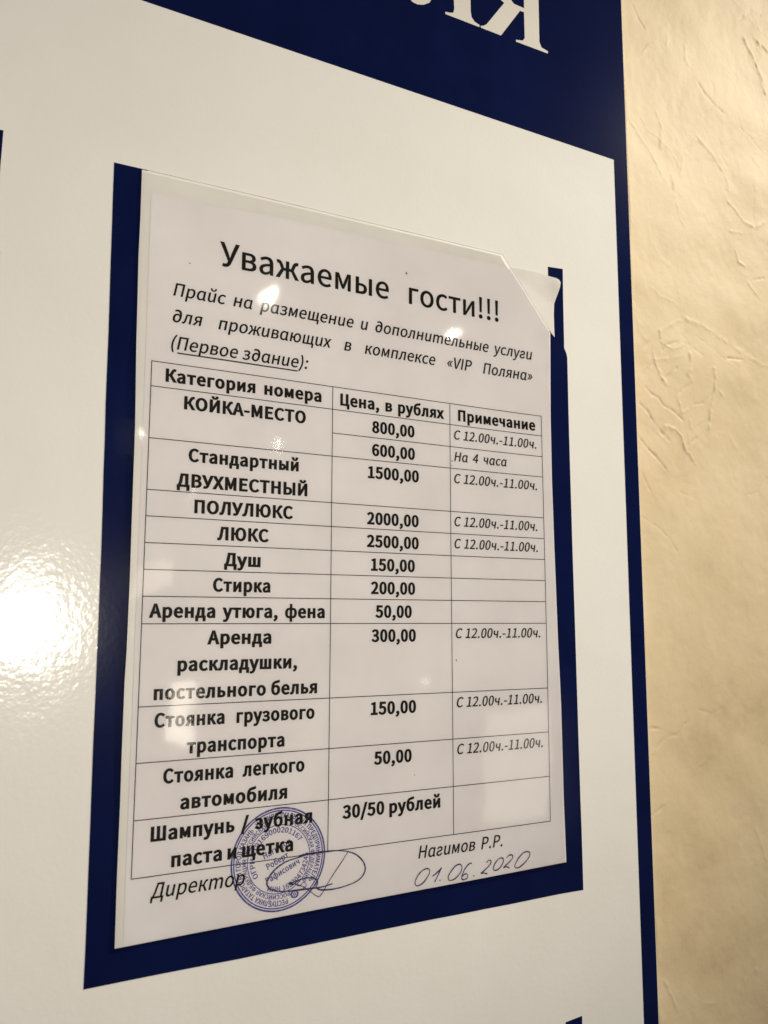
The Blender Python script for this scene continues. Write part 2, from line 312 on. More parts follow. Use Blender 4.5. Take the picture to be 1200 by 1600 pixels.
'а':(504,'194,-12 230,-8 263,2 296,17 326,36 355,58 365,0 432,0 432,299 426,366 407,421 375,463 327,489 264,498 218,495 176,484 137,470 102,453 73,435 105,379 129,394 156,408 186,420 217,428 251,430 292,424 320,405 338,378 348,345 351,308 240,290 157,264 98,229 64,183 53,126 60,78 79,40 109,12 148,-6|217,55 190,57 166,66 148,80 136,102 132,132 139,166 162,196 203,220 265,239 351,253 351,118 323,95 297,78 271,65 245,57'),
'б':(544,'283,-12 350,0 408,33 455,85 485,155 496,241 487,319 460,382 419,429 365,458 301,468 264,465 228,455 194,438 163,415 135,385 151,485 181,550 227,588 291,610 375,625 398,629 420,634 440,639 458,647 474,656 459,730 442,723 426,717 408,712 386,707 358,703 255,681 171,642 107,572 68,461 54,294 64,187 92,102 139,40 203,1|132,317 162,352 192,377 222,394 251,403 280,405 326,398 363,376 390,342 406,296 412,241 405,179 388,128 360,90 324,65 282,56 228,66 186,94 156,140 138,202 132,279'),
'в':(507,'82,0 277,0 340,5 393,21 434,48 460,87 469,139 464,176 449,206 427,229 399,245 367,255 395,270 417,286 434,307 444,332 447,362 439,409 415,444 378,468 328,482 268,486 82,486|163,282 163,428 260,428 301,425 331,415 352,401 364,380 368,355 364,330 351,310 330,295 298,285 255,282|163,58 163,224 263,224 308,220 343,210 368,193 383,171 388,144 384,114 369,90 345,73 311,62 268,58'),
'г':(411,'82,0 165,0 165,420 385,420 385,486 82,486'),
'д':(532,'98,0 430,0 430,-172 501,-172 509,15 509,66 439,66 439,486 138,486 112,270 100,190 87,135 74,100 59,78 43,66 20,66 20,15 28,-172 98,-172|130,66 143,90 156,120 167,157 176,202 183,255 202,420 357,420 357,66'),
'е':(496,'279,-12 317,-9 351,-2 383,8 412,22 439,38 410,92 388,79 365,68 341,60 316,55 288,54 237,61 193,84 160,119 137,166 127,224 455,224 458,270 450,347 426,411 386,458 332,488 264,498 199,487 140,454 91,401 59,330 47,243 58,155 91,84 141,32 205,-1|126,282 138,335 160,377 190,408 226,427 266,433 308,427 341,408 366,378 381,335 387,282'),
'ж':(680,'13,0 101,0 224,219 303,219 303,0 377,0 377,219 456,219 578,0 667,0 514,254 553,353 576,395 599,414 623,419 639,416 653,493 625,498 595,496 568,486 542,467 519,437 498,395 454,285 377,285 377,486 303,486 303,285 226,285 183,395 161,437 138,467 113,486 85,496 55,498 26,493 41,416 57,419 82,414 105,395 127,353 166,254'),
'з':(456,'221,-12 281,-5 335,14 377,44 406,84 416,134 411,172 397,202 375,226 348,243 315,254 343,273 366,292 382,314 392,339 396,367 386,415 361,452 322,478 274,493 219,498 179,496 142,489 108,478 78,463 49,444 82,390 106,405 130,417 155,426 183,431 215,433 248,430 276,421 298,406 311,386 316,359 311,333 297,311 274,295 242,285 200,282 143,282 143,224 210,224 254,220 289,210 314,194 330,171 335,141 329,111 312,87 285,69 252,58 214,54 184,55 155,60 127,70 99,83 72,102 37,49 71,25 107,8 143,-3 181,-10'),
'и':(565,'82,0 158,0 343,278 407,383 409,345 407,307 405,271 403,236 403,203 403,0 482,0 482,486 406,486 222,208 158,104 162,283 162,486 82,486'),
'й':(565,'82,0 158,0 343,278 407,383 409,345 407,307 405,271 403,236 403,203 403,0 482,0 482,486 406,486 222,208 158,104 162,283 162,486 82,486|285,573 344,581 387,605 417,639 434,681 441,727 374,727 371,694 361,665 345,642 320,627 285,622 250,627 225,642 208,665 199,694 195,727 128,727 135,681 153,639 183,605 226,581'),
'к':(498,'82,0 165,0 165,219 260,219 396,0 484,0 319,255 362,353 385,396 407,415 431,419 447,416 462,493 433,498 403,496 377,487 352,469 329,439 306,395 258,285 165,285 165,486 82,486'),
'л':(531,'55,-12 94,-5 126,14 152,46 171,91 183,149 215,420 366,420 366,0 448,0 448,486 150,486 113,170 106,132 96,103 83,83 67,71 47,67 25,71 10,-4 24,-8 38,-11'),
'м':(633,'82,0 156,0 156,219 147,387 195,272 290,46 344,46 437,272 482,387 477,219 477,0 551,0 551,486 457,486 364,258 356,233 348,209 339,186 330,163 320,140 272,258 176,486 82,486'),
'н':(563,'82,0 165,0 165,217 398,217 398,0 480,0 480,486 398,486 398,288 165,288 165,486 82,486'),
'о':(542,'271,-12 340,-1 402,31 451,83 484,154 496,243 484,331 451,403 402,455 340,487 271,498 202,487 141,455 91,403 58,331 47,243 58,154 91,83 141,31 202,-1|271,56 224,65 185,90 156,129 137,180 131,243 137,305 156,357 185,396 224,421 271,430 318,421 357,396 387,357 406,305 413,243 406,180 387,129 357,90 318,65'),
'п':(553,'82,0 165,0 165,420 389,420 389,0 471,0 471,486 82,486'),
'р':(555,'82,-205 165,-205 165,-40 162,45 189,25 216,9 243,-2 270,-9 296,-12 361,0 419,33 465,86 496,159 507,251 499,334 475,403 436,455 382,487 314,498 281,495 248,485 217,470 187,451 159,430 149,486 82,486|283,57 262,59 240,64 216,74 190,88 165,107 165,363 192,387 219,405 244,419 269,427 294,430 343,421 379,397 404,360 418,310 422,250 416,184 396,130 367,90 328,66'),
'с':(456,'274,-12 308,-9 342,-1 374,12 404,28 431,49 396,105 376,89 355,76 332,66 307,59 281,56 231,65 189,90 158,129 138,180 131,243 138,305 159,357 192,396 234,421 284,430 306,428 326,422 345,413 363,402 380,388 422,441 400,459 375,475 348,487 316,495 280,498 208,487 144,455 93,403 59,331 47,243 58,154 89,83 138,31 201,-1'),
'т':(460,'189,0 270,0 270,420 434,420 434,486 26,486 26,420 189,420'),
'у':(466,'90,-209 143,-201 186,-178 221,-141 249,-95 272,-41 455,486 375,486 287,217 248,79 195,217 97,486 12,486 207,-1 196,-38 182,-72 164,-100 143,-123 117,-137 87,-142 73,-141 60,-138 49,-134 33,-200 50,-205 69,-208'),
'ф':(734,'327,-205 406,-205 406,-48 405,23 424,11 443,1 463,-6 482,-10 501,-12 558,0 609,33 649,86 676,159 686,251 678,334 656,403 621,455 572,487 509,498 488,497 466,492 445,484 424,473 405,461 406,534 406,712 327,712 327,534 328,464 311,475 293,484 274,492 254,497 232,498 174,487 124,454 84,401 57,330 47,243 56,154 80,83 119,31 170,-1 232,-12 254,-10 274,-5 294,3 312,13 328,25 327,-48|249,57 208,65 175,89 151,127 137,179 132,243 137,305 153,357 177,396 209,421 245,430 274,426 301,416 328,396 328,91 302,71 276,60|487,57 462,60 434,70 405,89 405,396 434,416 463,427 490,430 532,421 563,397 585,360 598,310 602,250 597,184 581,130 556,90 525,66'),
'х':(446,'13,0 99,0 165,114 214,200 271,114 343,0 432,0 272,245 420,486 335,486 275,379 232,298 180,379 115,486 26,486 174,253'),
'ч':(512,'348,0 430,0 430,486 348,486 348,260 321,254 296,252 269,251 222,254 185,266 160,286 145,315 141,353 141,486 60,486 60,353 68,289 92,241 132,208 185,190 252,183 290,185 318,188 348,193'),
'ш':(749,'82,0 667,0 667,486 586,486 586,66 413,66 413,486 336,486 336,66 163,66 163,486 82,486'),
'щ':(756,'82,0 659,0 659,-172 728,-172 737,15 737,66 667,66 667,486 586,486 586,66 413,66 413,486 336,486 336,66 163,66 163,486 82,486'),
'ы':(674,'82,0 233,0 297,6 351,24 391,54 417,97 426,155 417,211 391,254 351,284 297,301 233,307 165,307 165,486 82,486|165,65 165,243 224,243 268,240 303,230 327,212 342,187 346,155 342,122 327,97 303,79 268,69 224,65|510,0 592,0 592,486 510,486'),
'ь':(490,'82,0 256,0 320,6 374,24 414,54 440,97 449,155 440,211 414,254 374,284 320,301 256,307 165,307 165,486 82,486|165,65 165,243 247,243 291,240 325,230 350,212 364,187 369,155 364,122 350,97 325,79 291,69 247,65'),
'ю':(738,'478,56 433,65 397,90 369,129 351,180 345,243 351,305 369,357 397,396 433,421 478,430 522,421 558,396 585,357 602,305 608,243 602,180 585,129 558,90 522,65|482,-12 549,-1 606,31 652,83 681,154 692,243 681,331 652,403 606,455 549,487 482,498 419,489 364,462 319,419 287,360 270,285 165,285 165,486 82,486 82,0 165,0 165,213 268,213 284,135 315,72 361,26 417,-2'),
'я':(514,'274,251 232,255 197,266 172,284 157,309 151,340 157,371 172,394 197,411 232,420 274,423 350,423 350,251|32,0 124,0 259,192 350,192 350,0 431,0 431,486 260,486 198,481 146,466 105,439 79,398 70,342 75,300 91,266 115,238 145,217 181,203'),
'ɑ':(559,'248,-12 283,-8 316,2 346,18 374,37 397,59 407,32 418,12 434,-2 453,-9 477,-12 494,-11 508,-8 521,-4 510,58 494,56 483,60 475,71 473,91 473,486 406,486 399,439 372,460 346,477 319,489 291,496 260,498 194,487 136,454 90,401 59,330 47,243 57,154 83,83 125,31 180,-1|266,57 219,65 182,89 154,127 137,179 132,243 139,305 159,357 189,396 228,421 272,430 296,428 319,422 343,412 366,398 390,379 390,124 366,99 342,81 317,68 292,60'),
'∂':(557,'245,440 222,437 200,432 180,424 161,414 144,402 128,389 114,373 102,357 92,338 84,319 77,298 72,276 69,253 68,230 68,220 69,195 72,170 77,147 84,124 93,103 104,83 117,65 131,49 147,34 165,21 185,11 206,2 228,-4 253,-7 278,-9 304,-7 328,-3 351,5 372,15 392,28 410,44 426,62 440,83 453,105 464,129 473,156 480,183 485,212 488,242 489,274 489,299 488,340 485,379 480,416 472,451 463,484 451,515 437,542 421,567 403,589 383,608 361,624 336,636 309,645 280,650 249,652 230,651 212,650 196,649 181,646 169,643 157,640 145,636 134,632 123,628 113,624 120,553 178,569 190,572 202,573 214,575 227,575 240,576 255,575 270,572 285,567 299,561 313,553 326,543 338,531 350,518 361,503 370,487 379,469 386,450 392,429 397,408 400,385 390,395 379,404 367,412 355,420 342,426 328,432 314,436 299,439 285,441 270,442|296,370 310,368 324,365 336,360 347,355 356,348 365,341 372,334 379,326 385,319 392,306 397,294 400,284 400,253 399,232 398,212 395,193 391,174 387,157 381,140 374,125 367,111 358,99 347,88 336,79 324,72 310,67 295,64 278,63 262,63 247,66 233,70 221,77 210,84 199,94 190,104 182,115 175,128 170,142 165,156 162,171 159,187 158,203 157,220 157,229 158,244 159,259 162,273 165,286 170,299 176,311 183,323 191,333 200,342 210,351 222,358 234,363 248,367 263,370 280,370'),
'ƨ':(461,'122,350 126,361 132,371 138,381 146,390 155,399 165,407 177,412 191,417 207,419 224,420 241,419 257,417 271,413 284,407 296,400 306,392 314,383 320,373 323,362 324,350 322,334 315,319 305,308 296,301 286,296 273,290 260,286 244,282 171,265 146,257 123,249 104,239 87,228 74,216 62,202 54,187 48,171 44,153 43,135 44,118 47,103 51,88 58,73 66,60 77,47 88,36 102,26 116,16 133,8 150,2 169,-4 189,-7 209,-10 231,-10 251,-10 270,-8 288,-5 305,-1 321,5 336,11 349,19 362,28 374,38 384,49 393,61 401,74 407,88 412,103 416,120 342,134 337,120 332,107 324,95 315,85 305,77 293,70 280,64 265,60 249,58 232,57 213,58 195,61 179,65 165,71 152,79 141,87 133,97 127,107 123,118 122,130 124,146 130,159 140,171 148,178 157,183 168,188 180,192 193,196 273,214 297,221 320,230 339,239 356,250 370,263 381,277 390,292 397,309 401,327 402,346 401,362 398,378 393,392 387,406 379,419 369,431 358,442 345,452 331,460 316,468 299,474 282,480 264,483 245,485 224,486 196,485 170,481 147,474 127,465 108,453 93,438 79,423 68,405 58,386 51,366'),
' ':(200,''),
}
GL = {}
for ch, (adv, s) in FONT.items():
    GL[ch] = (adv/1000, [[tuple(int(q)/1000 for q in p.split(',')) for p in l.split(' ')] for l in s.split('|') if l])
ITALIC = {'а': 'ɑ', 'т': 'm', 'и': 'u', 'д': '∂', 'г': 'ƨ'}
def grow(loop, d, dy=None):
    """move an outline outwards by d em (interior lies to its left)"""
    n = len(loop); out = []
    if dy is None: dy = d
    for i in range(n):
        p, a, b = loop[i], loop[i-1], loop[(i+1) % n]
        e0 = (p[0]-a[0], p[1]-a[1]); e1 = (b[0]-p[0], b[1]-p[1])
        l0 = math.hypot(*e0) or 1; l1 = math.hypot(*e1) or 1
        n0 = (e0[1]/l0, -e0[0]/l0); n1 = (e1[1]/l1, -e1[0]/l1)
        m = (n0[0]+n1[0], n0[1]+n1[1]); k = max(.45, (m[0]**2+m[1]**2)/2)
        out.append((p[0]+m[0]/k*d, p[1]+m[1]/k*dy))
    return out
def glyph(ch, bold, italic):
    breve = italic and ch == 'й'
    c = ITALIC.get(ch, ch) if italic else ch
    adv, loops = GL['u' if breve else c]
    loops = list(loops)
    if breve: loops.append([(x + GL['u'][0]/2 - GL['й'][0]/2, y) for x, y in GL['й'][1][-1]] if min(p[1] for p in GL['й'][1][-1]) > .5 else [(x + GL['u'][0]/2 - GL['й'][0]/2, y) for x, y in min(GL['й'][1], key=lambda l: -min(p[1] for p in l))])
    if bold and c == 'ф': bold = min(bold, .040)
    if bold: loops = [grow(l, bold, bold*.62) for l in loops]; adv += bold*1.3
    return adv, loops
# natural narrowing of the lettering, used where word gaps take up the rest of the line
def text(bag, s, u0, u1, v, size, h, bold=0.0, italic=False, hs=None):
    """set s so that its ink runs from u0 to u1 on baseline v"""
    slant = .19 if italic else 0
    def layout(k, sp):
        x = 0; items = []
        for ch in s:
            if ch == ' ': x += sp; continue
            adv, loops = glyph(ch, bold, italic)
            items.append((x, loops)); x += adv*k
        xs = [ox + k*p[0] + slant*p[1] for ox, loops in items for l in loops for p in l]
        return items, min(xs), max(xs)
    n = s.count(' '); W = (u1-u0)/size
    k = hs or 1.0; sp = .226
    if n and hs:
        it, a, b = layout(k, sp)
        sp = max(.14, sp + (W-(b-a))/n)
    for _ in range(6):
        it, a, b = layout(k, sp)
        if abs((b-a)-W) < 1e-4: break
        k *= W/(b-a) if not n else 1 + (W-(b-a))/max(.1, (b-a)-sp*n)
    for ox, loops in it:
        bag.inked(loops, lambda x, y: (u0 + (ox + k*x + slant*y - a)*size, v - y*size), h)
def arc_text(bag, s, cu, cv, r, a0, a1, size, h, bold=0.0, inward=False):
    """letters along a circle; angles in degrees clockwise from the top; inward turns their heads to the centre"""
    adv = [glyph(c, bold, False)[0] if c != ' ' else .25 for c in s]; tot = sum(adv); x = 0
    for c, w in zip(s, adv):
        t = math.radians(a0 + (a1-a0)*(x+w/2)/tot); x += w
        if c == ' ': continue
        _, loops = glyph(c, bold, False)
        k = abs(math.radians(a1-a0))*r/tot/size
        def bend(gx, gy):
            lx = (gx-w/2)*size*k; ly = gy*size
            rr = r+ly if not inward else r-ly
            tt = t + (lx/r if not inward else -lx/r)
            return (cu + rr*math.sin(tt), cv - rr*math.cos(tt))
        bag.inked(loops, bend, h)

# ------------------------------------------------------------------ the wall
rng = np.random.default_rng(7); random.seed(7)
WALL_H = -4.95                                      # mm, plaster plane behind the 4 mm board
RIDGES = [  # trowel edges in the plaster: points, height, width
 ([(287.3,-61.6),(300.5,-69.9),(309.7,-72.9),(320.4,-71.4),(333.6,-66.8),(345.5,-63.1),(359.4,-58.3),(373.6,-54.3),(379.2,-54.6)],.30,1.6),
 ([(286.5,-62.1),(287.1,-58.0)],.5,1.0),([(288.3,-51.0),(291.6,-54.5),(299.8,-57.6)],-.5,1.0),([(272.7,-49.2),(278.4,-54.8)],-.5,.9),
 ([(281.1,-48.1),(283.1,-41.4),(287.4,-34.3),(289.6,-31.1)],.6,1.2),([(271.9,-32.2),(275.2,-37.3),(280.8,-41.6)],-.4,.9),
 ([(290.5,-34.8),(295.6,-39.6),(298.9,-41.9)],-.5,.9),([(310.0,-52.0),(310.0,-43.5),(307.6,-39.5),(309.9,-36.2)],.6,1.3),
 ([(300.4,-27.2),(305.5,-31.5),(309.7,-33.8)],-.5,.9),([(298.7,-25.2),(300.8,-19.5),(302.1,-15.6),(307.1,-17.9)],.55,1.2),
 ([(329.6,-45.7),(330.4,-39.1),(329.3,-29.1),(326.3,-21.5),(323.8,-9.1)],.7,1.5),([(312.3,-22.1),(320.6,-23.8),(327.7,-30.2)],-.35,.9),
 ([(274.7,-26.7),(279.1,-23.8),(283.6,-22.1),(288.1,-18.0),(294.2,-16.4),(303.5,-11.6)],-.55,1.0),
 ([(269.6,-16.9),(275.5,-13.0),(279.8,-7.7),(285.7,-2.6),(291.7,1.4)],-.6,1.0),([(267.2,1.6),(273.0,6.7),(280.3,11.7),(287.6,17.9)],-.6,.9),
 ([(269.2,22.9),(271.9,27.2),(274.7,31.4)],-.45,.8),([(288.9,-5.9),(296.8,-5.5),(301.3,-1.9),(303.3,4.9),(305.6,7.6)],.6,1.2),
 ([(306.7,2.8),(313.4,-2.0)],-.5,.8),([(342.2,-54.2),(355.5,-55.2)],-.8,.8),([(313.0,-7.9),(320.7,-13.0)],-.35,.8),
 ([(308.4,-12.1),(308.9,-7.5)],.6,1.2),([(307.2,7.5),(311.6,13.5)],.4,1.0),([(352.6,29.1),(363.5,26.1),(371.4,16.9)],-.3,.9),
 ([(297.8,30.9),(304.1,32.2)],-.3,.7),([(363.2,-108.0),(372.6,-99.3)],.6,1.3),([(370.6,-109.4),(380.2,-112.7)],-.4,.9),
 ([(287.0,-55.6),(296.3,-52.3),(306.2,-56.9)],.3,1.1),([(282.5,-44.2),(294.4,-46.6),(304.2,-49.9)],.3,1.2),([(333.0,-33.3),(337.9,-29.0)],.3,1.0),
 ([(269.4,47.4),(278.2,51.3),(287.0,57.6),(292.7,65.2)],-.25,.9),([(374.1,-275.0),(381.0,-264.5),(387.8,-252.5),(390.9,-242.1)],.7,1.8),
 ([(276.0,-262.8),(279.8,-256.3),(284.4,-251.4)],-.35,1.2),([(281.9,-233.5),(287.1,-240.5),(302.2,-244.4),(303.4,-251.5)],.3,1.2),
 ([(267.1,-189.1),(274.5,-181.3),(283.7,-173.8),(291.2,-163.2),(295.7,-156.8)],.3,1.2),([(291.5,-199.1),(295.9,-190.1),(294.3,-176.8)],.35,1.4),
 ([(302.1,-153.4),(311.1,-166.0),(313.4,-177.0),(324.5,-190.6)],.3,1.3),([(326.4,-192.4),(338.2,-185.1),(349.9,-173.6),(352.0,-164.8)],.35,1.5),
 ([(350.5,-156.5),(357.5,-152.9),(364.3,-146.5),(375.3,-145.1),(385.3,-151.4)],.45,1.4),([(355.5,-126.0),(357.6,-118.6),(363.9,-117.3)],.5,1.3),
 ([(350.9,-137.5),(361.9,-138.6)],.45,1.2),([(328.7,-229.2),(333.7,-224.0),(344.0,-217.7),(351.1,-215.8)],-.4,1.6),
 ([(371.4,-289.8),(381.7,-297.9),(391.7,-300.1)],-.4,1.6),([(384.0,-278.5),(391.6,-275.4),(397.0,-272.8)],.8,2.2),
 ([(318.0,-252.6),(318.2,-241.9),(320.6,-238.7)],.3,1.3),([(266.7,159.6),(274.6,160.8)],-.5,.8),([(286.8,165.8),(293.2,159.3),(296.3,158.4)],-.3,.9),
 ([(274.9,167.6),(280.9,164.9),(286.9,164.7)],-.3,.9),([(300.8,184.2),(308.0,181.6)],-.4,.8),([(267.2,204.4),(276.1,200.2)],-.45,.8),
 ([(271.3,287.5),(276.4,296.2),(278.9,302.5)],.35,1.3),([(328.4,303.4),(331.9,297.9),(340.3,294.3)],.3,1.4),([(300.7,304.0),(308.1,304.9)],.3,1.2),
 ([(306.0,152.4),(315.2,155.0),(323.4,152.1)],-.25,1.0),([(271.9,170.5),(276.4,166.7)],-.4,.8)]
for _ in range(90):                                # the same trowel work carries on over the rest of the plaster
    u, v = random.uniform(255, 640), random.uniform(-430, 430)
    near = 262 < u < 400 and -310 < v < 320
    a = random.uniform(.6, 1.3) if random.random() < .6 else random.uniform(0, 6.3)
    pts = [(u, v)]
    for k in range(random.randint(2, 6)):
        a += random.uniform(-.5, .5); pts.append((pts[-1][0]+random.uniform(3, 9)*math.cos(a), pts[-1][1]+random.uniform(3, 9)*math.sin(a)))
    RIDGES.append((pts, random.choice((-1, 1))*random.uniform(.08, .22 if near else .5), random.uniform(.8, 2.2)))
def value_noise(U, V, cell, seed):
    g = np.random.default_rng(seed).random((400, 400))
    x = U/cell+150; y = V/cell+150
    i = np.floor(x).astype(int) % 399; j = np.floor(y).astype(int) % 399
    fx = x-np.floor(x); fy = y-np.floor(y); fx = fx*fx*(3-2*fx); fy = fy*fy*(3-2*fy)
    return (g[i, j]*(1-fx)+g[i+1, j]*fx)*(1-fy)+(g[i, j+1]*(1-fx)+g[i+1, j+1]*fx)*fy - .5
us = np.concatenate([np.linspace(-1300, 200, 16), np.linspace(215, 250, 6), np.arange(252, 430, .65), np.arange(430, 660, 4), np.linspace(680, 1500, 12)])
vs_ = np.concatenate([np.linspace(-1400, -460, 12), np.arange(-440, -325, 4), np.arange(-325, 335, .65), np.arange(336, 440, 4), np.linspace(460, 1500, 12)])
UU, VV = np.meshgrid(us, vs_, indexing='ij')
HH = 1.6*value_noise(UU, VV, 60, 1) + 1.05*value_noise(UU, VV, 22, 2) + (.10*value_noise(UU*1.6, VV*.8, 7, 3) + .035*value_noise(UU, VV, 2.6, 4))
# overlapping skim passes: terraces with a worn edge
ter = value_noise(UU+.35*VV, VV-.2*UU, 38, 5)+.45*value_noise(UU, VV, 11, 6)+.2*value_noise(UU, VV, 4, 8)
HH +=   .30/(1+np.exp(-(ter-.12)*12)) + .12/(1+np.exp(-(ter+.22)*24))
for pts, amp, w in RIDGES:
    pu = [p[0] for p in pts]; pv = [p[1] for p in pts]
    i0, i1 = np.searchsorted(us, (min(pu)-9, max(pu)+9)); j0, j1 = np.searchsorted(vs_, (min(pv)-9, max(pv)+9))
    if i1-i0 < 2 or j1-j0 < 2: continue
    A, B = UU[i0:i1, j0:j1], VV[i0:i1, j0:j1]
    wob = .9*value_noise(A, B, 3.2, 11)
    best = np.full(A.shape, 1e9); side = np.zeros(A.shape); along = np.zeros(A.shape)
    for k in range(len(pts)-1):
        ax, ay = pts[k]; dx, dy = pts[k+1][0]-ax, pts[k+1][1]-ay; L2 = dx*dx+dy*dy+1e-9
        t = np.clip(((A-ax)*dx+(B-ay)*dy)/L2, 0, 1)
        d = np.hypot(A-ax-t*dx, B-ay-t*dy); s_ = ((A-ax)*dy-(B-ay)*dx)/math.sqrt(L2)
        m = d < best; best[m] = d[m]; side[m] = s_[m]
    d = np.abs(best+wob*.6)
    rough = np.clip(.1+1.9*(value_noise(A, B, 2.6, 12)+.5), .05, 2)
    HH[i0:i1, j0:j1] += .62*amp*rough*np.exp(-(d/(w*(.46+.55*(value_noise(A, B, 3.4, 13)+.5))))**2)*np.where(side*(1 if amp > 0 else -1) > 0, 1, .75) + .25*abs(amp)*np.exp(-(d/4.5)**2)*np.where(side > 0, 1/(1+np.exp(-np.abs(side)*3))-.5, 0)
HH -= HH.max()*.0
nu, nv = UU.shape
# the board lies against the plaster: keep the skim below its back
HH = np.minimum(HH, np.where(UU < 266, .25, 9)) - .35
verts = np.stack([UU.ravel()*MM, -(WALL_H+HH.ravel())*MM, -VV.ravel()*MM], 1)
idx = np.arange(nu*nv).reshape(nu, nv)
faces = np.stack([idx[:-1, :-1].ravel(), idx[:-1, 1:].ravel(), idx[1:, 1:].ravel(), idx[1:, :-1].ravel()], 1)
wall = link('wall', verts.tolist(), faces.tolist(), M_WALL, None, True)
tag(wall, 'cream plaster wall with rough trowel marks beside the blue and white board', None, None, 'structure')

# ------------------------------------------------------------------ the information board
BH = -0.95                                          # mm, face of the board
board = empty('information_board', P(0, 0, BH))
tag(board, 'glossy white information board with dark blue header and border on plaster wall', 'notice board')
B = Bag(); B.slab([(-820, -420), (262.2, -420), (262.2, 700), (-820, 700)], BH-4.0, BH)
B.build('panel', M_BOARD, board)
B = Bag(); B.slab([(-820, -419.5), (261.9, -419.5), (261.9, -155.4), (-820, -155.4)], BH, BH+.12)
B.build('header', M_BLUE, board)
B = Bag(); B.slab([(252.0, -155.4), (261.9, -155.4), (261.9, 699), (252.3, 699)], BH, BH+.12)
B.build('border', M_BLUE, board)
# white serif letters of the heading; their tops run up out of the picture
B = Bag()
el = [(145.6,-214.6),(145.8,-209.2),(145.3,-206.9),(143.6,-206.1),(140.4,-205.5),(140.4,-204.3),(161.3,-204.5),(161.4,-205.7),(158.2,-206.5),(156.5,-208.3),(155.9,-211.5),
      (155.9,-249.0),(156.6,-251.6),(158.4,-252.8),(161.3,-253.3),(161.3,-254.5),(126.5,-254.5),(126.5,-253.3),(129.3,-252.8),(131.2,-251.2),(131.6,-247.5),(131.2,-230),(130.2,-221),(128.8,-216.4),
      (127.6,-215.2),(126.2,-216.4),(123.6,-217.0),(120.6,-215.8),(118.6,-212.6),(118.2,-208.6),(119.0,-205.6),(121.0,-203.8),(124.0,-203.5),(127.5,-204.6),(131.0,-207.1),(133.6,-212.4),(135.4,-222),(136.2,-235),(136.4,-251.9),(145.6,-251.9)]
B.slab(el, BH+.12, BH+.2); B.build('letter', M_LETTER, board)
B = Bag()
ya = [(162.4,-204.5),(161.9,-205.4),(163.9,-206.2),(165.9,-207.8),(177.5,-224.4),(173.2,-226.4),(168.8,-230.4),(166.8,-237),(167.4,-243.6),(170.4,-249.2),(175.6,-252.8),(182.6,-254.4),(206.4,-254.5),(206.4,-253.3),(203.2,-252.7),(201.2,-251.0),(200.7,-248.2),
      (200.6,-209.8),(202.0,-207.0),(206.4,-206.2),(206.3,-204.9),(184.8,-204.5),(184.9,-205.6),(189.3,-206.6),(190.7,-208.6),(190.6,-223.8),(187.9,-223.7),(175.0,-204.6)]
hole = [(190.7,-226.2),(190.7,-250.6),(188.6,-251.8),(184.8,-251.6),(180.6,-249.2),(178.4,-245.0),(177.6,-239.4),(178.4,-233.6),(180.4,-229.2),(184.0,-226.3)]
B.flat([ya, hole], BH+.2)
for lp in (ya, hole):
    n = len(lp); B.add([(x, y, BH+.2) for x, y in lp]+[(x, y, BH+.12) for x, y in lp], [[i, (i+1) % n, n+(i+1) % n, n+i] for i in range(n)])
B.build('letter', M_LETTER, board)
# blue adhesive frames round each pocket, open at the top; cut by hand
def frame(du, dv):
    r = random.Random(3)
    def edge(a, b, amp):
        q = straight(a, b, 14)
        w = [0.0]
        for i in range(1, len(q)): w.append(w[-1]*.75 + r.uniform(-amp, amp))
        dx, dy = b[0]-a[0], b[1]-a[1]; d = math.hypot(dx, dy)
        return [(p[0]+dy/d*(x if 0 < i < len(q)-1 else 0), p[1]-dx/d*(x if 0 < i < len(q)-1 else 0)) for i, (p, x) in enumerate(zip(q, w))][:-1]
    loop = edge((-17.8, -80.5), (-16.1, 62), .12)+edge((-16.1, 62), (-15.1, 234.4), .12)+edge((-15.1, 234.4), (215.7, 233.2), .15)+edge((215.7, 233.2), (214.5, 64.4), .1)+edge((214.5, 64.4), (214.4, -33.8), .08)
    loop += [(214.4, -33.8), (213.9, -36.2), (212.6, -38.7)]+edge((212.5, -38.9), (212.9, -82.6), .08)+[(212.9, -82.6), (203.0, -81.8)]+edge((203.0, -81.8), (202.9, -40), .05)
    loop += edge((202.9, -40), (200.4, 60), .05)+edge((200.4, 60), (201.6, 215.5), .05)+edge((201.6, 215.5), (-4.0, 218.6), .1)+edge((-4.0, 218.6), (-4.4, -80.7), .05)+[(-4.4, -80.7)]
    B = Bag(); B.slab([(x+du, y+dv) for x, y in loop], BH, BH+.15)
    return B.build('pocket_frame', M_BLUE, board)
frame(0, 0); frame(-271.6, 0.2); frame(0, 372.6)

# ------------------------------------------------------------------ the price sheet
def warp(u, v):
    """the loose sheet is not quite flat (mm)"""
    e = .30*math.sin(u/34+v/88+.4)+.22*math.sin(v/43-u/71)+.10*math.sin(u/15+v/60)
    e += .5*math.exp(-((u+6)/9)**2)*math.sin(v/19+1.0)*.45
    e += 1.1*math.exp(-((202-u)/16)**2)*(.35+.3*math.sin(v/52))
    return max(-.42, e*.65)
sheet = empty('price_sheet', P(100, 222, -1.2))
tag(sheet, 'price list sheet in clear plastic with stamp and table, one corner clipped', 'price list')
left = [(-6.8,-80.2),(-6.6,-59.2),(-6.7,-42.7),(-6.4,-23.1),(-6.2,-5.3),(-5.4,26.9),(-5.2,58.5),(-5.0,86.3),(-5.1,114.3),(-5.4,127.3),(-5.3,151.8),(-5.1,170.8),(-5.1,197.7),(-4.9,222.2)]
rightp = [(205.0,218.7),(204.2,189.7),(203.8,144.1),(202.8,112.9),(201.9,65.1),(201.5,32.4),(201.7,-.9),(202.9,-45.4)]
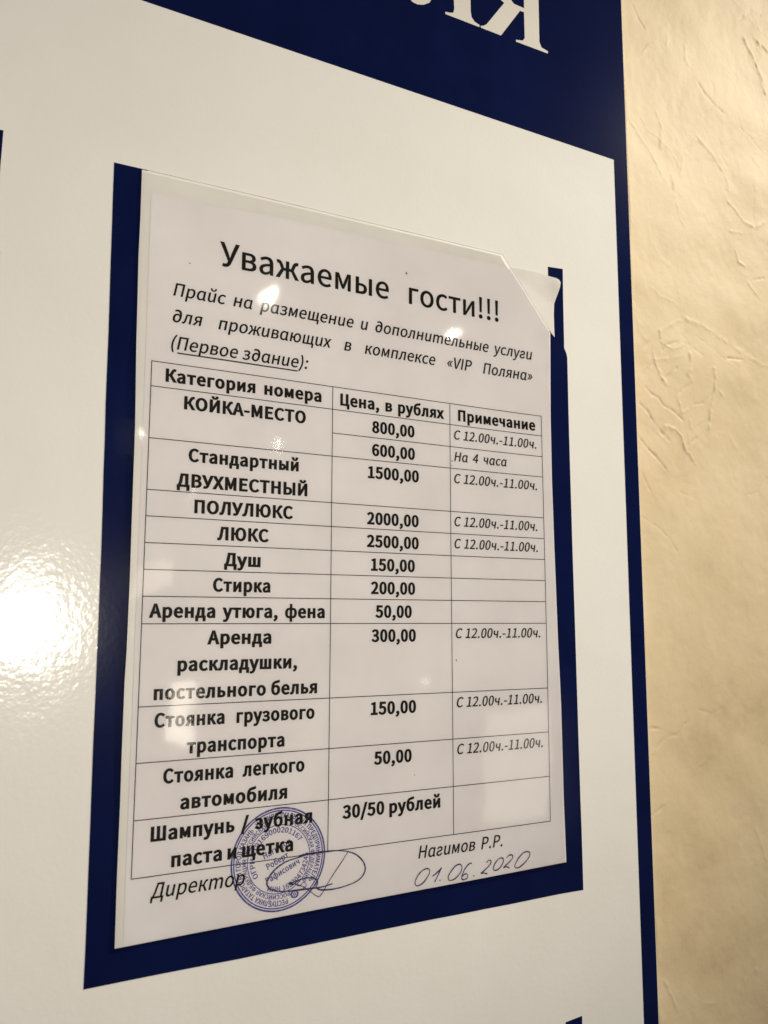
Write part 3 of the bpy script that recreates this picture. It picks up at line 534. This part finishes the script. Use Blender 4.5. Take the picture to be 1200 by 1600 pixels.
outline = straight(left[0], left[-1], 1)[:1]+left[1:-1]+straight(left[-1], rightp[0], 12)[:-1]+rightp[:-1]+straight(rightp[-1], (173.1, -81.7), 6)[:-1]+straight((173.1, -81.7), left[0], 12)[:-1]
def gridded(loop, h, cell=6.0, hfun=None):
    """filled outline with an inner grid so that it can bend"""
    loop = [q for i in range(len(loop)) for q in straight(loop[i], loop[(i+1) % len(loop)], cell)[:-1]]
    pts = [Vector(p) for p in loop]
    u0, u1 = min(p[0] for p in loop), max(p[0] for p in loop); v0, v1 = min(p[1] for p in loop), max(p[1] for p in loop)
    for a in np.arange(u0+cell*.5, u1, cell):
        for b in np.arange(v0+cell*.5, v1, cell):
            if inside((a, b), loop): pts.append(Vector((a, b)))
    n = len(loop)
    vv, ee, ff, *_ = delaunay_2d_cdt(pts, [(i, (i+1) % n) for i in range(n)], [], 1, 1e-4)
    faces = []
    for f in ff:
        a, b, c = (vv[i] for i in f[:3])
        ar = (b[0]-a[0])*(c[1]-a[1])-(b[1]-a[1])*(c[0]-a[0])
        faces.append(list(f) if ar < 0 else list(f)[::-1])
    return [(p[0], p[1], h + (hfun(p[0], p[1]) if hfun else 0)) for p in vv], faces
B = Bag(warp); B.add(*gridded(outline, -.30)); B.build('backing', M_BACK, sheet, True)
paper = [(-2.7,-71.4),(-2.6,-20),(-2.3,100),(-2.0,221.9)]+straight((-2.0, 221.9), (204.4, 218.5), 20)[1:]+[(203.7,189.7),(203.3,144.1),(202.3,112.9),(201.4,65.1),(201.0,32.4),(201.2,-.9),(202.2,-45.3),(178.6,-74.9),(168.2,-75.6),(85.0,-73.9)]
B = Bag(warp); B.add(*gridded(paper, 0.0)); B.build('paper', M_PAPER, sheet, True)
B = Bag(warp); B.add(*gridded(outline, .30)); B.build('clear_film', M_FILM, sheet, True)
# rolled rim of the plastic
B = Bag(warp)
def rim(pts, w=.55):
    pts = [q for i in range(len(pts)-1) for q in straight(pts[i], pts[i+1], 6)[:-1]]+[pts[-1]]
    B.stroke(pts, w, .33)
M_RIM, n_, l_, b_ = mat('film_rim', (0.50, 0.48, 0.44), 0.25)
mottled(n_, l_, b_, (0.30, 0.28, 0.25), (0.50, 0.48, 0.44), 90)
rim([left[0], (60, -80.7), (173.1, -81.7)], .22); rim([(173.1, -81.7), rightp[-1]], .18)
B.build('film_rim', M_RIM, sheet)

# table rules
CU = [0, 79.5, 140.97, 195.5]
RV = [0, 10.29, 21.02, 31.46, 52.20, 62.67, 73.17, 83.63, 94.02, 104.61, 135.97, 156.88, 177.75, 198.59]
B = Bag(warp); LW = .34
for i, v in enumerate(RV):
    a = CU[1] if i == 2 else CU[0]
    B.stroke(straight((a-LW/2, v), (CU[3]+LW/2, v), 5), LW, .04)
for i, u in enumerate(CU):
    B.stroke(straight((u, RV[0]), (u, RV[-1]), 5), LW, .05)
B.build('table_grid', M_INK, sheet)

# printed lines: part name, lines of (text, left, right, baseline)
BOLD, PT = .049, 7.75
def printed(name, lines, size, bold=0.0, italic=False, hs=None):
    B = Bag(warp)
    for s, a, b, v in lines: text(B, s, a, b, v, size, .065, bold, italic, hs)
    return B.build(name, M_INK, sheet)
printed('title', [('Уважаемые гости!!!', 26.5, 170.2, -45.8)], 16.0, .014, hs=.985)
printed('intro_line', [('Прайс на размещение и дополнительные услуги', 7.6, 190.7, -28.9)], 8.2, .016, True, .95)
printed('intro_line', [('для проживающих в комплексе «VIP Поляна»', 7.7, 190.5, -17.7)], 8.2, .016, True, .95)
o = printed('intro_line', [('(Первое здание):', 7.5, 67.6, -6.3)], 8.2, .016, True, .95)
B = Bag(warp); B.stroke(straight((10.0, -4.75), (62.6, -4.75), 5), .55, .065); B.build('underline', M_INK, sheet)
printed('column_heading', [('Категория номера', 5.7, 74.1, 7.6)], PT, BOLD, hs=.965)
printed('column_heading', [('Цена, в рублях', 83.2, 137.8, 7.85)], PT, BOLD, hs=.95)
printed('column_heading', [('Примечание', 145.6, 191.6, 7.8)], PT, BOLD)
for cell in ([('КОЙКА-МЕСТО', 13.5, 66.8, 18.1)], [('Стандартный', 16.0, 63.8, 39.5), ('ДВУХМЕСТНЫЙ', 11.6, 68.0, 50.0)], [('ПОЛУЛЮКС', 19.0, 61.6, 60.3)],
             [('ЛЮКС', 28.6, 50.9, 70.7)], [('Душ', 31.9, 47.5, 81.2)], [('Стирка', 27.6, 52.0, 91.6)], [('Аренда утюга, фена', 2.6, 76.8, 102.1)],
             [('Аренда', 25.9, 52.9, 112.6), ('раскладушки,', 14.4, 64.5, 122.9), ('постельного белья', 5.6, 73.7, 133.5)],
             [('Стоянка грузового', 6.3, 72.7, 143.9), ('транспорта', 19.1, 59.5, 154.4)], [('Стоянка легкого', 10.4, 68.5, 165.0), ('автомобиля', 17.3, 61.1, 175.2)],
             [('Шампунь / зубная', 6.5, 72.3, 185.9), ('паста и щетка', 14.6, 64.1, 196.1)]):
    printed('category_text', cell, PT, BOLD, hs=(.89 if cell[0][0][:3] in ('Сто',) else .955) if ' ' in cell[0][0] else None)
for s, a, b, v in (('800,00', 99.2, 121.4, 18.6), ('600,00', 99.2, 121.6, 29.2), ('1500,00', 97.2, 123.7, 39.6), ('2000,00', 96.7, 123.5, 60.5), ('2500,00', 96.7, 123.5, 70.7),
                   ('150,00', 98.9, 121.4, 81.2), ('200,00', 98.8, 121.5, 91.5), ('50,00', 101.1, 119.7, 101.9), ('300,00', 99.2, 121.8, 112.5), ('150,00', 99.1, 121.8, 143.9),
                   ('50,00', 100.7, 119.5, 165.0), ('30/50 рублей', 86.0, 134.1, 186.0)):
    printed('price_text', [(s, a, b, v)], PT, BOLD)
for s, a, b, v in (('С 12.00ч.-11.00ч.', 143.2, 192.0, 17.2), ('На 4 часа', 143.2, 173.8, 27.8), ('С 12.00ч.-11.00ч.', 143.1, 191.8, 38.4), ('С 12.00ч.-11.00ч.', 143.0, 191.4, 59.0),
                   ('С 12.00ч.-11.00ч.', 142.9, 191.4, 69.5), ('С 12.00ч.-11.00ч.', 143.1, 191.7, 111.4), ('С 12.00ч.-11.00ч.', 143.2, 191.8, 142.8), ('С 12.00ч.-11.00ч.', 143.2, 191.8, 163.7)):
    printed('note_text', [(s, a, b, v)], 6.7, .018, True, .98 if 'часа' in s else None)
printed('role_text', [('Директор', 7.1, 44.0, 206.6)], 8.2, .014, True)
printed('name_text', [('Нагимов Р.Р.', 122.7, 167.4, 206.7)], 7.9, .014, True, .95)

# round rubber stamp, its texts run round three rings
SU, SV = 58.15, 198.75
stamp = Bag(warp)
def circle(r): return [(SU+r*math.sin(t), SV-r*math.cos(t)) for t in np.linspace(0, 2*math.pi, 121)[:-1]]
for r, w in ((19.85, .68), (18.9, .50), (13.3, .34)): stamp.stroke(circle(r), w, .056, True)
stamp_o = stamp.build('stamp', M_STAMP, sheet)
B = Bag(warp)
HS = .060
arc_text(B, 'РЕСПУБЛИКА ТАТАРСТАН ГОРОД КАЗАНЬ', SU, SV, 16.1, 166, 318, 3.0, HS, .034)
arc_text(B, 'ИНДИВИДУАЛЬНЫЙ ПРЕДПРИНИМАТЕЛЬ', SU, SV, 16.1, -36, 128, 3.0, HS, .034)
arc_text(B, 'РОССИЙСКАЯ ФЕДЕРАЦИЯ', SU, SV, 13.8, 160, 277, 2.4, HS, .030)
arc_text(B, 'РОССИЙСКАЯ', SU, SV, 13.8, 284, 338, 2.4, HS, .030)
arc_text(B, 'РОССИЙСКАЯ ФЕДЕРАЦИЯ', SU, SV, 13.8, 22, 134, 2.4, HS, .030)
arc_text(B, 'ОГРН 319169000201167', SU, SV, 10.3, 236, 416, 3.1, HS, .026)
arc_text(B, 'ИНН 163204734245', SU, SV, 12.6, 204, 84, 3.1, HS, .026, True)
B.build('ring_text', M_STAMP, stamp_o)
B = Bag(warp)
def tilted(s, cu, cv, ang, width, size):
    q = Bag(); text(q, s, -width/2, width/2, 0, size, HS, .030)
    c, n = math.cos(ang), math.sin(ang)
    pts = [(x/MM, -z/MM) for x, _, z in q.v]
    B.add([(cu+x*c+y*n, cv-x*n+y*c, HS) for x, y in pts], q.f)
tilted('Нагимов', 57.6, 195.6, math.radians(24), 12.5, 3.6)
tilted('Роберт', 57.9, 200.4, math.radians(24), 9.8, 3.6)
tilted('Рафисович', 60.2, 204.6, math.radians(24), 15.2, 3.6)
B.build('centre_text', M_STAMP, stamp_o)
B = Bag(warp)
cu, cv = SU+16.0*math.sin(math.radians(154.5)), SV-16.0*math.cos(math.radians(154.5))
B.stroke([(cu+1.45*math.sin(t), cv+1.35*math.cos(t)) for t in np.linspace(0, 6.2832, 25)[:-1]], .65, HS, True)
for k in range(6): B.stroke([(cu+.2*math.sin(k*1.047), cv+.2*math.cos(k*1.047)), (cu+1.0*math.sin(k*1.047), cv+1.0*math.cos(k*1.047))], .3, HS)
B.build('star', M_STAMP, stamp_o)
# pen: signature and date
SIG = [([(77.3,198.2),(73.6,198.3),(69.9,198.5),(66.8,199.1),(61.4,200.1),(57.3,202.0),(54.7,204.3),(53.3,206.5),(53.2,208.1),(54.6,209.8),(56.9,210.8),(59.9,211.5),(64.0,211.8),(67.7,211.9),(73.1,212.1),(77.5,212.1),(81.8,211.5)],.70),
 ([(66.8,198.6),(69.9,198.3),(73.6,198.3),(77.3,198.3),(80.4,198.3),(82.9,198.5),(85.8,198.9),(88.7,199.6),(91.9,200.9),(94.5,202.9),(96.4,205.4),(96.9,207.7),(96.2,209.6),(94.6,211.2),(92.0,212.4),(88.8,213.1),(85.0,213.6),(81.8,213.7),(78.7,213.5),(76.2,213.1),(74.9,212.4),(74.3,212.1),(74.6,211.3),(75.1,210.3),(74.8,209.3),(74.0,208.5),(71.9,207.8),(70.0,207.7),(67.0,207.9),(64.0,208.6),(62.2,209.0)],.62),
 ([(65.2,209.5),(67.6,210.3),(69.5,211.4),(72.2,213.4),(74.1,214.9),(75.7,215.8),(76.8,215.0),(78.1,213.4),(79.9,210.7),(83.0,206.8),(86.2,203.0),(89.0,199.3)],.40),
 ([(62.2,209.0),(63.4,208.4),(62.8,209.4),(64.3,209.0),(63.7,209.8),(65.8,208.7),(67.6,207.8)],.5),([(65.2,209.2),(67.0,210.4),(68.8,209.2),(70.1,210.4),(67.7,212.2)],.3)]
B = Bag(warp)
for k, (pts, w) in enumerate(SIG): B.stroke(pts, w, .110+.008*k, step=.5, taper=lambda t: .75+.35*math.sin(t*9+1)**2)
B.build('signature', M_PEN, sheet)
DATE = [[(126.4,211.4),(124.5,212.1),(122.6,213.6),(121.3,215.7),(121.1,217.0),(121.8,217.9),(123.2,217.9),(125.1,217.1),(127.0,215.3),(128.3,213.5),(128.3,212.1),(127.2,211.4),(125.9,211.6)],
 [(129.8,215.0),(131.3,214.3),(133.0,213.2),(134.5,212.0),(133.5,213.5),(132.5,215.2),(131.6,216.6),(130.9,217.6)],[(133.4,217.0),(133.9,217.4)],
 [(143.6,211.6),(141.6,212.3),(139.7,213.9),(138.2,215.7),(137.9,217.0),(138.6,217.9),(140.5,217.9),(142.4,217.0),(144.1,215.6),(145.1,213.9),(145.0,212.5),(143.9,211.7),(142.5,211.9)],
 [(150.5,212.2),(149.6,212.0),(148.2,212.7),(146.7,214.1),(145.6,215.8),(145.0,217.3),(145.2,218.3),(146.4,218.6),(147.8,218.2),(148.2,217.1),(147.5,216.3),(146.4,216.4),(145.4,217.1)],[(151.2,217.5),(151.7,217.9)],
 [(158.3,212.8),(159.5,212.1),(160.7,212.2),(160.8,213.2),(159.8,214.4),(157.7,215.8),(155.3,217.2),(156.8,217.2),(158.8,217.8)],
 [(166.3,211.8),(164.8,212.3),(163.0,213.9),(162.1,215.7),(162.4,216.6),(163.6,216.9),(165.4,216.3),(166.9,214.9),(167.8,213.4),(167.5,212.1),(166.3,211.8)],
 [(169.6,212.2),(170.9,211.3),(172.4,211.2),(173.1,211.9),(172.6,213.0),(170.8,214.4),(167.8,216.2),(169.3,216.1),(171.1,216.8)],
 [(181.3,210.8),(179.1,211.2),(176.6,213.0),(174.7,215.2),(174.1,216.5),(174.8,217.3),(176.5,217.3),(179.0,216.2),(181.5,214.4),(182.9,212.6),(182.8,211.4),(181.3,210.8),(179.7,211.0)]]
B = Bag(warp)
for k, pts in enumerate(DATE): B.stroke(pts, .56, .11+.004*k, step=.3, taper=lambda t: .8+.3*math.sin(t*8)**2)
B.build('handwritten_date', M_PEN, sheet)
# specks of dirt on the paper
for u, v, r in ((142.0,28.0,.35),(141.8,30.2,.25),(143.2,121.4,.35),(121.0,171.0,.25),(117.0,-60.5,.5),(14.0,-44,.3)):
    B = Bag(warp)
    B.flat([[(u+r*math.cos(t)*random.uniform(.6, 1.1), v+r*1.2*math.sin(t)*random.uniform(.6, 1.1)) for t in np.linspace(0, 6.283, 9)[:-1]]], .08)
    B.build('ink_speck', M_INK, sheet)

# ------------------------------------------------------------------ torn film behind the clipped corner
scrap = [(172, -76),(180.8,-76.2),(191.7,-76.6),(202.9,-76.0),(206.8,-75.7),(208.8,-75.0),(209.6,-73.8),(209.2,-71),(208.3,-68.2),(207.2,-65),(206.1,-61.8),(205.8,-55.5),(205.9,-50),(206.2,-43.8),(203.0,-46.5),(196,-50),(186,-60)]
def crease(u, v):
    d = ((u-185.4)*9.2-(v+70.8)*19.5)/21.6           # > 0 above the fold
    return (.9*d/12 if d > 0 else .15*d/12) + .25*math.sin(u/5+v/7)*.3 + .7*math.exp(-((u-209)/5)**2)*math.exp(-((v+72)/6)**2)
M_SCRAP, n_, l_, b_ = mat('torn_film', (0.74, 0.73, 0.70), 0.3)
mottled(n_, l_, b_, (0.72, 0.70, 0.67), (0.78, 0.765, 0.74), 60)
B = Bag(); pts, fc = gridded(scrap, BH+.45, 2.2, crease); B.add(pts, fc)
sc_o = B.build('torn_film', M_SCRAP)
sd = sc_o.modifiers.new('thickness', 'SOLIDIFY'); sd.thickness = .00012; sd.offset = -1
tag(sc_o, 'torn scrap of white film sticking out behind the clipped sheet corner', 'torn film')
